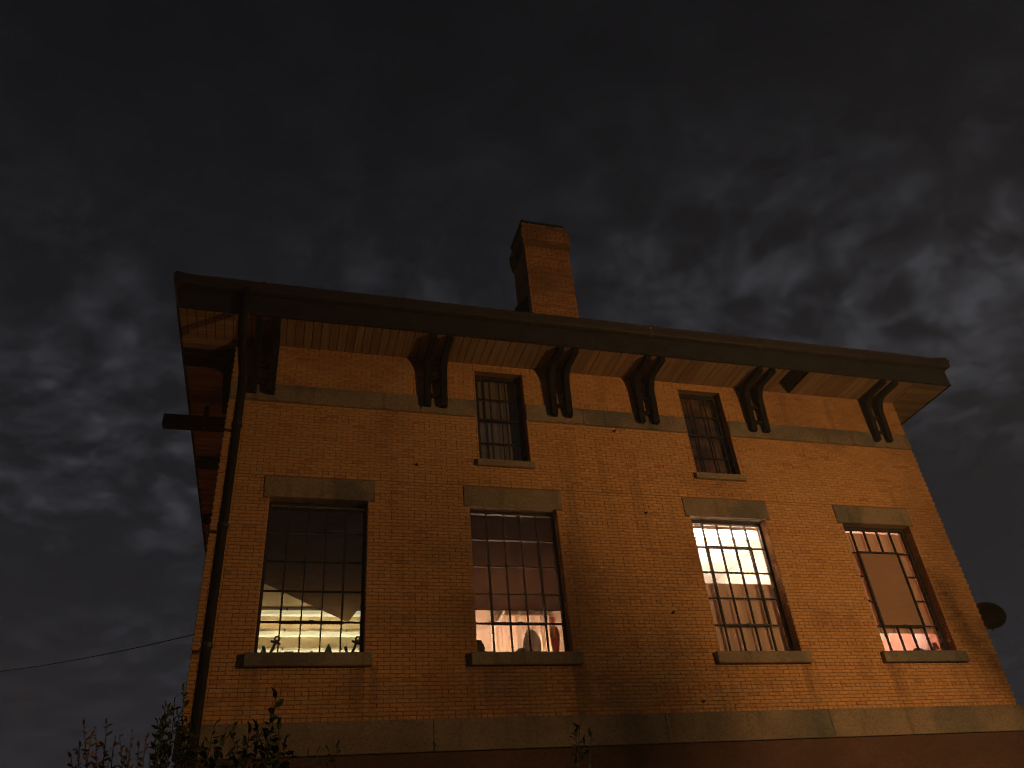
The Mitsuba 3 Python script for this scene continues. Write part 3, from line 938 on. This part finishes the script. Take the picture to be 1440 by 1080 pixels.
# fluorescent fitting on the ceiling of the third room
k = thing('ceiling_light', 'bright fluorescent tubes on the white ceiling behind the third lower window', 'lamp')
add(k + '__tray', bev(6.02, 7.55, 0.44, 0.72, CZ - 0.16, CZ - 0.11, 0.006), 'white_enamel')
for xx in (6.25, 7.3):
    add(k + '__hanger', box(xx, xx + 0.012, 0.57, 0.582, CZ - 0.11, CZ - 0.001), 'grey_paint')
for yy in (0.50, 0.66):
    add(k + '__tube', tube([(6.06, yy, CZ - 0.182), (7.50, yy, CZ - 0.182)], 0.018, 10), 'white_enamel', emitter=emit((1.0, 0.78, 0.58), 22))


# things standing on the window boards
def frame2(cx, cz, ang, y):
    """place a mesh drawn in (x, z) about the origin: tilt it and move it"""
    def f(m):
        m = to_tm(m)
        m.apply_transform(trimesh.transformations.rotation_matrix(ang, (0, 1, 0)))
        m.apply_translation((cx, y, cz))
        return m
    return f


def anchor(cx, cz, ang, y, label):
    k = thing('ornamental_anchor', label, 'anchor', 'ornamental anchors on the window board')
    f = frame2(cx, cz, ang, y)
    ring = trimesh.creation.torus(0.028, 0.011, 16, 8)
    ring.apply_transform(trimesh.transformations.rotation_matrix(math.pi / 2, (1, 0, 0)))
    ring.apply_translation((0, 0, 0.235))
    add(k + '__ring', f(ring), 'iron', smooth=50)
    add(k + '__stock', f(tube([(-0.062, 0, 0.185), (0.066, 0, 0.185)], 0.0145, 8)), 'iron', smooth=50)
    add(k + '__shank', f(tube([(0, 0, 0.21), (0, 0, 0.02)], [0.014, 0.020], 8)), 'iron', smooth=50)
    a = np.linspace(-1.15, 1.15, 13)
    add(k + '__arm', f(tube([(0.105 * math.sin(t), 0, 0.112 - 0.105 * math.cos(t)) for t in a], np.interp(np.abs(a), [0, 1.15], [0.021, 0.013]), 8)), 'iron', smooth=50)
    for s in (-1, 1):
        e = (s * 0.105 * math.sin(1.15), 0.112 - 0.105 * math.cos(1.15))
        add(k + '__fluke', f(prism_xz([(e[0] - s * 0.03, e[1] - 0.012), (e[0] + s * 0.026, e[1] + 0.002), (e[0] + s * 0.006, e[1] + 0.036)], -0.012, 0.012)), 'iron')


anchor(-0.088, 2.917, 0.34, 0.31, 'dark ornamental anchor leaning by the green bottle in the left window')
anchor(0.905, 2.917, 0.36, 0.31, 'dark ornamental anchor leaning at the right end of the left window')
k = thing('glass_bottle', 'slim green glass bottle beside the left anchor in the window', 'bottle')
bt = [(0, 0), (0.030, 0), (0.033, 0.01), (0.031, 0.06), (0.012, 0.10), (0.010, 0.135), (0.013, 0.138), (0.013, 0.15), (0, 0.15)]
add(k, lathe(bt).apply_translation((-0.17, 0.32, 2.906)), 'green_glass', smooth=40) if False else scene.update({k: mikit.ply(W(lathe(bt).apply_translation((-0.17, 0.32, 2.906))), 'green_glass', smooth=40)})
k = thing('model_boat', 'small flat dark model boat between the anchors in the left window', 'model boat')
add(k + '__hull', prism_xz([(-0.075, 0.05), (-0.06, 0.0), (0.06, 0.0), (0.085, 0.055), (0.0, 0.042)], -0.02, 0.02).apply_translation((0.14, 0.33, 2.906)), 'grey_paint')
add(k + '__deckhouse', bev(0.09, 0.20, 0.315, 0.345, 2.968, 2.985, 0.003), 'grey_paint')
k = thing('model_sailboat', 'little pale sailing boat low in the middle of the left window', 'model boat')
add(k + '__hull', prism_xz([(-0.07, 0.028), (-0.05, 0.0), (0.055, 0.0), (0.08, 0.03)], -0.018, 0.018).apply_translation((0.42, 0.33, 2.906)), 'grey_paint')
add(k + '__sail', prism_xz([(-0.06, 0.034), (0.0, 0.095), (0.065, 0.036)], -0.003, 0.003).apply_translation((0.42, 0.33, 2.906)), 'grey_plaster')
k = thing('bell_figure', 'grey dome-shaped figure standing near the right anchor in the left window', 'figurine')
add(k + '__body', lathe([(0, 0), (0.055, 0), (0.055, 0.02), (0.048, 0.07), (0.03, 0.125), (0.012, 0.15), (0, 0.152)]).apply_translation((0.625, 0.33, 2.906)), 'grey_paint', smooth=40)
add(k + '__knob', trimesh.creation.icosphere(subdivisions=2, radius=0.013).apply_translation((0.625, 0.33, 3.065)), 'grey_paint', smooth=True)

k = thing('glass_decanter', 'orange and red glass decanter with a ring stopper in the second window', 'decanter')
fx, fy, fz_ = 3.665, 0.33, 2.906
add(k + '__lower_body', lathe([(0, 0.0), (0.028, 0.0), (0.034, 0.01), (0.050, 0.14), (0.061, 0.235), (0, 0.235)]).apply_translation((fx, fy, fz_)), 'red_glass', smooth=40)
add(k + '__upper_body', lathe([(0, 0.2355), (0.0615, 0.2355), (0.066, 0.29), (0.060, 0.35), (0.040, 0.40), (0.016, 0.425), (0, 0.43)]).apply_translation((fx, fy, fz_)), 'orange_glass', smooth=40)
rg = trimesh.creation.torus(0.026, 0.010, 16, 8)
rg.apply_transform(trimesh.transformations.rotation_matrix(math.pi / 2, (1, 0, 0)))
add(k + '__neck', lathe([(0, 0.43), (0.012, 0.43), (0.02, 0.46), (0.012, 0.485), (0, 0.487)]).apply_translation((fx, fy, fz_)), 'red_glass', smooth=40)
add(k + '__ring', rg.apply_translation((fx, fy, fz_ + 0.51)), 'red_glass', smooth=50)
k = thing('frosted_jar', 'tall frosted rounded jar in the middle of the second window', 'jar')
add(k + '__body', lathe([(0, 0), (0.085, 0), (0.115, 0.05), (0.125, 0.15), (0.115, 0.25), (0.088, 0.31), (0.085, 0.325), (0, 0.325)]).apply_translation((3.345, 0.40, 2.906)), 'frosted_glass', smooth=40)
add(k + '__lid', lathe([(0, 0.326), (0.082, 0.326), (0.075, 0.355), (0.035, 0.378), (0, 0.385)]).apply_translation((3.345, 0.40, 2.906)), 'frosted_glass', smooth=40)
k = thing('conch_shell', 'small lumpy grey shell lying left of the frosted jar', 'shell')
m = trimesh.creation.icosphere(subdivisions=3, radius=1.0)
v = np.array(m.vertices)
v *= (1 + 0.35 * (meshkit.fbm(v * 2.3 + 4, 3) - 0.5))[:, None]
m.vertices = v * np.array([0.085, 0.05, 0.062]) + np.array([3.17, 0.33, 2.962])
scene[k] = mikit.ply(W(m), 'grey_plaster', smooth=True)
k = thing('round_pot', 'dark round pot at the left end of the second window', 'pot')
add(k + '__body', lathe([(0, 0), (0.06, 0), (0.10, 0.05), (0.115, 0.11), (0.10, 0.16), (0.075, 0.185), (0.085, 0.20), (0.075, 0.20), (0.065, 0.185), (0, 0.18)]).apply_translation((2.545, 0.33, 2.906)), 'dark_wood', smooth=40)
k = thing('folded_cap', 'dark lumpy cap lying in the right lower window', 'cap')
m = trimesh.creation.icosphere(subdivisions=3, radius=1.0)
v = np.array(m.vertices)
v *= (1 + 0.3 * (meshkit.fbm(v * 1.9 + 1, 3) - 0.5))[:, None]
m.vertices = v * np.array([0.11, 0.06, 0.06]) + np.array([9.60, 0.33, 2.952])
scene[k] = mikit.ply(W(m), 'dark_wood', smooth=True)
k = thing('table_lamp', 'small white lamp with a purple shade in the right lower window', 'lamp')
add(k + '__base', lathe([(0, 0), (0.045, 0), (0.05, 0.02), (0.02, 0.05), (0.016, 0.10), (0, 0.10)]).apply_translation((9.955, 0.34, 2.906)), 'white_enamel', smooth=40)
add(k + '__shade', lathe([(0.030, 0.19), (0.050, 0.09), (0.046, 0.09), (0.026, 0.19), (0.030, 0.19)], 18).apply_translation((9.955, 0.34, 2.906)), 'purple_cloth', smooth=40)
k = thing('wall_picture', 'small white framed picture hanging on the pink wall inside', 'picture')
xw = parts_x[4] - 0.013
add(k + '__frame', box(xw - 0.03, xw - 0.001, 0.93, 1.22, 3.20, 3.62), 'white_enamel')
add(k + '__sheet', box(xw - 0.034, xw - 0.0305, 0.96, 1.19, 3.23, 3.59), 'white_paint')

# ------------------------------------------------------------------ street lamps (outside the picture), overhead cable and its pole
def lamp_post(x, y, h, aim, col, power, label, lens=(0.55, 0.30), tilt=28, often=2.0):
    k = thing('street_lamp', label, 'street lamp')
    g = float(ground_h(np.array(x), np.array(y)))
    ax = np.array(aim, float) / np.linalg.norm(aim)
    side = np.array([-ax[1], ax[0]])
    top = np.array([x, y, h])
    base = np.array([x - ax[0] * 1.6, y - ax[1] * 1.6])
    add(k + '__pole', tube([(base[0], base[1], g - 0.3), (base[0], base[1], g + 1.0), (base[0], base[1], h - 0.2)], [0.11, 0.10, 0.06], 12), 'grey_paint', smooth=50, metres=True)
    add(k + '__arm', tube([(base[0], base[1], h - 0.35), (base[0] + ax[0] * 0.5, base[1] + ax[1] * 0.5, h + 0.02), (x - ax[0] * 0.3, y - ax[1] * 0.3, h + 0.10)], 0.035, 10), 'grey_paint', smooth=50, metres=True)
    R = np.eye(4)
    tilt = math.radians(tilt)
    fwd = np.array([ax[0] * math.cos(tilt), ax[1] * math.cos(tilt), math.sin(tilt)])
    R[:3, 0] = fwd
    R[:3, 1] = [side[0], side[1], 0]
    R[:3, 2] = np.cross(R[:3, 0], R[:3, 1])
    R[:3, 3] = top
    hd = bev(-lens[0] / 2 - 0.08, lens[0] / 2 + 0.08, -lens[1] / 2 - 0.05, lens[1] / 2 + 0.05, 0.03, 0.16, 0.03)
    add(k + '__head', hd.apply_transform(R), 'grey_paint', metres=True)
    a_, b_ = lens[0] / 2, lens[1] / 2
    ln = trimesh.Trimesh([[-a_, -b_, 0.0], [-a_, b_, 0.0], [a_, b_, 0.0], [a_, -b_, 0.0]], [[0, 1, 2], [0, 2, 3]], process=False)
    add(k + '__lens', ln.apply_transform(R), 'white_enamel', metres=True, emitter=emit(col, power, often))
    return k


SOD = (1.0, 0.61, 0.25)
lamp_post(14.5, -11.5, 7.0, (-0.62, 0.79), SOD, 1080, 'street lamp with a warm orange light in front of the building', (0.6, 0.36), 70, 12.0)

k = thing('utility_pole', 'wooden pole that carries the overhead cable beside the building', 'utility pole')
PX, PY = -13.0, 17.8
add(k + '__pole', tube([(PX, PY, 1.6), (PX, PY, 6), (PX, PY, 10.2)], [0.16, 0.14, 0.11], 10), 'pole_wood', smooth=50, metres=True)
add(k + '__crossarm', bev(PX - 0.06, PX + 0.06, PY - 0.9, PY + 0.9, 9.6, 9.74, 0.01), 'pole_wood', metres=True)
lamp_post(-11.0, 9.0, 7.6, (0.8, -0.6), (1.0, 0.40, 0.19), 1250, 'street lamp with a dim reddish light left of the building', (0.45, 0.25))
A0, A1 = P(-0.985, 3.1, 4.13), np.array([PX, PY - 0.8, 9.75])
tt = np.linspace(0, 1, 40)
cp = A0[None] * (1 - tt)[:, None] + A1[None] * tt[:, None]
cp[:, 2] -= 4 * 0.35 * tt * (1 - tt)
k = numbered('overhead_cable')
scene[k] = mikit.ply(tube(cp, 0.011, 6), 'black_paint', smooth=60)
labels[k] = {'label': 'thin black cable running from the building to the left across the sky', 'category': 'cable'}


# ------------------------------------------------------------------ plants and trees
def leaf_faces(rng, pos, direction, size, width=0.42, curl=0.25):
    d = np.array(direction, float)
    d /= np.linalg.norm(d) + 1e-9
    s = np.cross(d, [rng.gauss(0, 1), rng.gauss(0, 1), rng.gauss(0, 1) + 0.4])
    s /= np.linalg.norm(s) + 1e-9
    n = np.cross(s, d)
    p = np.array(pos, float)
    pts = [p, p + d * size * 0.35 + s * size * width * 0.5 + n * size * curl * 0.25, p + d * size * 0.72 + s * size * width * 0.36 + n * size * curl * 0.12,
           p + d * size - n * size * curl, p + d * size * 0.72 - s * size * width * 0.36 + n * size * curl * 0.12, p + d * size * 0.35 - s * size * width * 0.5 + n * size * curl * 0.25, p + d * size * 0.5]
    return pts, [[0, 1, 6], [1, 2, 6], [2, 3, 6], [3, 4, 6], [4, 5, 6], [5, 0, 6]]


class Leaves:
    def __init__(self):
        self.v, self.f = [], []

    def put(self, pts, fs):
        b = len(self.v)
        self.v += pts
        self.f += [[a + b for a in t] for t in fs]

    def mesh(self):
        return trimesh.Trimesh(np.array(self.v), np.array(self.f), process=False)


def shrub(key, stems, label, catg, leafmat, seed, size=0.13, per=18, start=0.35, group=None):
    """stems: list of (tip xyz, base xyz); leaves in pairs along the upper part"""
    rng = random.Random(seed)
    k = thing(key, label, catg, group)
    L = Leaves()
    st = []
    for tip, base in stems:
        tip, base = np.array(tip, float), np.array(base, float)
        mid = (tip + base) / 2 + np.array([rng.uniform(-.12, .12), rng.uniform(-.12, .12), 0.05])
        ts = np.linspace(0, 1, 9)[:, None]
        pts = (1 - ts) ** 2 * base + 2 * ts * (1 - ts) * mid + ts ** 2 * tip
        st.append(tube(pts, np.linspace(0.014, 0.004, 9), 5))
        ax = (tip - base) / np.linalg.norm(tip - base)
        for i in range(per):
            t = start + (1 - start) * (i + rng.random() * 0.6) / per
            p = (1 - t) ** 2 * base + 2 * t * (1 - t) * mid + t ** 2 * tip
            a = rng.uniform(0, 2 * math.pi)
            out = np.array([math.cos(a), math.sin(a), rng.uniform(-0.25, 0.55)])
            d = out + ax * rng.uniform(0.1, 0.8)
            L.put(*leaf_faces(rng, p, d, size * rng.uniform(0.55, 1.2) * (1.15 - 0.4 * t)))
        L.put(*leaf_faces(rng, tip, ax + np.array([rng.uniform(-.4, .4), 0, 0.2]), size * 0.8))
    add(k + '__stems', cat(st), 'bark', smooth=60, metres=True)
    add(k + '__leaves', L.mesh(), leafmat, metres=True)
    return k


def at_pix(px, py, y):
    """point on the upright plane y (metres) that a pixel of the photograph looks at: used once to place the plants' tips"""
    d = _f + (px - 720) / FPX * (_r0 * math.cos(ROLL) + _u0 * math.sin(ROLL)) - (py - 540) / FPX * _u
    t = (y - CAM[1]) / d[1]
    return CAM + t * d


prng = random.Random(44)


def stems_to(tips, y, spread=0.25):
    out = []
    for (a, b) in tips:
        p = at_pix(a, b, y + prng.uniform(-0.25, 0.25))
        bx = p[0] * 0.9 + prng.uniform(-spread, spread)
        by = p[1] + prng.uniform(-spread, spread)
        out.append((p, (bx, by, float(ground_h(np.array(bx), np.array(by))) - 0.05)))
    return out


shrub('leafy_shrub', stems_to([(258, 972), (246, 990), (232, 996), (250, 1006), (228, 1018), (262, 1018), (240, 1022), (272, 1030), (218, 1040), (255, 1045), (285, 1050), (232, 1060), (268, 1066), (246, 1072), (222, 1020), (236, 1000)], -2.6),
      'dark dense shrub standing at the left corner of the building', 'shrub', 'leaf_dark', 5, 0.14, 17, 0.62)
shrub('leafy_shrub', stems_to([(118, 1020), (135, 1030), (150, 1018), (168, 1034), (185, 1034), (205, 1040), (128, 1036), (160, 1044), (195, 1052), (222, 1062), (112, 1052), (178, 1060), (146, 1058), (212, 1070), (100, 1066), (138, 1072)], -1.8),
      'low brownish twiggy shrub left of the dark shrub by the corner', 'shrub', 'leaf_brown', 6, 0.12, 13, 0.6)
shrub('leafy_shrub', stems_to([(388, 984), (380, 1010), (362, 1028), (350, 1034), (392, 1028), (400, 1050), (374, 1042), (342, 1052), (384, 1058), (360, 1062)], -5.6),
      'shrub with a tall two-leaved shoot in front of the stone base', 'shrub', 'leaf_dark', 7, 0.16, 16, 0.6)
shrub('leafy_shrub', stems_to([(300, 1026), (315, 1036), (328, 1030), (312, 1052), (292, 1050), (335, 1056), (322, 1066), (305, 1070), (340, 1070)], -5.0),
      'low bushy shrub between the corner shrub and the tall-shooted shrub', 'shrub', 'leaf_dark', 8, 0.15, 14, 0.6)
shrub('wild_sprig', stems_to([(474, 1054), (462, 1060), (446, 1062), (430, 1066), (412, 1068)], -5.2), 'low sprigs under the stone base below the left window', 'plant', 'leaf_dark', 9, 0.12, 9, 0.6)
shrub('wild_sprig', stems_to([(816, 1016), (832, 1038), (810, 1038), (822, 1048)], -5.0, 0.08), 'lone thin sprig before the middle of the stone base', 'plant', 'leaf_dark', 10, 0.15, 6, 0.72)

def tree(key, base, height, crown_c, crown_r, label, seed, n_leaf, leaf_size, limbs=14, gap=0.42, leafmat='leaf_dark'):
    rng = random.Random(seed)
    nr = np.random.default_rng(seed)
    k = thing(key, label, 'tree')
    base, cc, cr = np.array(base, float), np.array(crown_c, float), np.array(crown_r, float)
    tr = [tube([base, base * 0.5 + np.array([cc[0], cc[1], (base[2] + cc[2]) / 2]) * 0.5 + [0.15, 0.1, 0], cc + [0, 0, -cr[2] * 0.2], cc + [0.1, 0, cr[2] * 0.7]], [height * 0.022, height * 0.016, height * 0.010, 0.02], 10)]
    tips = []
    for i in range(limbs):
        a, e = rng.uniform(0, 2 * math.pi), rng.uniform(-0.5, 1.0)
        d = np.array([math.cos(a) * math.cos(e), math.sin(a) * math.cos(e), math.sin(e)])
        tip = cc + d * cr * rng.uniform(0.65, 1.0)
        st = cc + np.array([0, 0, -cr[2] * rng.uniform(0.1, 0.9)])
        mid = (tip + st) / 2 + nr.normal(0, 0.12, 3) * cr.mean()
        tr.append(tube([st, mid, tip], [height * 0.007, height * 0.004, 0.008], 6))
        tips += [tip, mid * 0.4 + tip * 0.6, mid]
    add(k + '__trunk', cat(tr), 'bark', smooth=50, metres=True)
    L = Leaves()
    while len(L.f) < n_leaf * 6:
        c = tips[rng.randrange(len(tips))]
        p = c + nr.normal(0, 0.20, 3) * cr
        if meshkit.fbm((p / cr.mean() * 2.4 + seed)[None], 2)[0] < gap:
            continue
        L.put(*leaf_faces(rng, p, nr.normal(0, 1, 3) + [0, 0, -0.3], leaf_size * rng.uniform(0.6, 1.2)))
    add(k + '__crown', L.mesh(), leafmat, metres=True)


tree('street_tree', (12.3, -8.9, 0.0), 3.6, (12.42, -8.75, 6.65), (0.95, 0.95, 1.15), 'street tree left of the orange street lamp, shading the middle of the wall', 3, 640, 0.13, limbs=10, gap=0.46)
tree('street_tree', (14.82, -7.6, 0.0), 3.6, (14.82, -7.6, 6.9), (0.50, 0.55, 1.9), 'street tree right of the orange street lamp, shading the right corner', 4, 800, 0.14, limbs=12, gap=0.34)

# ------------------------------------------------------------------ dish aerial on the right side wall
k = thing('satellite_dish', 'dark round dish aerial fixed to the right side wall of the building', 'satellite dish')
DX, DY, DZ = 11.04, 0.17, 3.45
bowl = lathe([(0, 0.0), (0.10, 0.008), (0.19, 0.030), (0.25, 0.058), (0.255, 0.062), (0.25, 0.066), (0.19, 0.038), (0.10, 0.016), (0, 0.008)], 36)
Rm = trimesh.transformations.rotation_matrix(math.radians(-38), (0, 0, 1)) @ trimesh.transformations.rotation_matrix(math.radians(70), (1, 0, 0))
bowl.apply_transform(Rm)
bowl.apply_translation((DX, DY, DZ))
add(k + '__bowl', bowl, 'black_paint', smooth=40)
add(k + '__arm', tube([(DX - 0.01, DY + 0.02, DZ - 0.20), (DX - 0.02, DY - 0.22, DZ - 0.14)], 0.010, 8), 'black_paint', smooth=50)
add(k + '__receiver', bev(DX - 0.045, DX + 0.005, DY - 0.27, DY - 0.20, DZ - 0.165, DZ - 0.105, 0.008), 'black_paint')
add(k + '__mast', tube([(DX, DY + 0.03, DZ + 0.02), (DX - 0.03, DY + 0.09, DZ - 0.06), (XR + 0.02, DY + 0.09, DZ - 0.14)], 0.016, 8), 'black_paint', smooth=50)
add(k + '__wall_plate', bev(XR + 0.001, XR + 0.016, DY + 0.02, DY + 0.16, DZ - 0.24, DZ - 0.04, 0.004), 'black_paint')


# ------------------------------------------------------------------ damp night air
scene['night_air'] = {'type': 'homogeneous', 'albedo': {'type': 'rgb', 'value': [0.95, 0.95, 0.95]}, 'sigma_t': {'type': 'rgb', 'value': [HAZE, HAZE, HAZE]},
                      'phase': {'type': 'hg', 'g': 0.2}}
scene['haze'] = {'type': 'cube', 'to_world': T().translate([5.0, 5.0, 11.0]).scale([860.0, 860.0, 12.5]), 'bsdf': {'type': 'null'},
                 'interior': {'type': 'ref', 'id': 'night_air'}}
scene['camera']['medium'] = {'type': 'ref', 'id': 'night_air'}
labels['haze'] = {'label': 'thin damp night air around the building', 'category': 'haze', 'kind': 'stuff'}
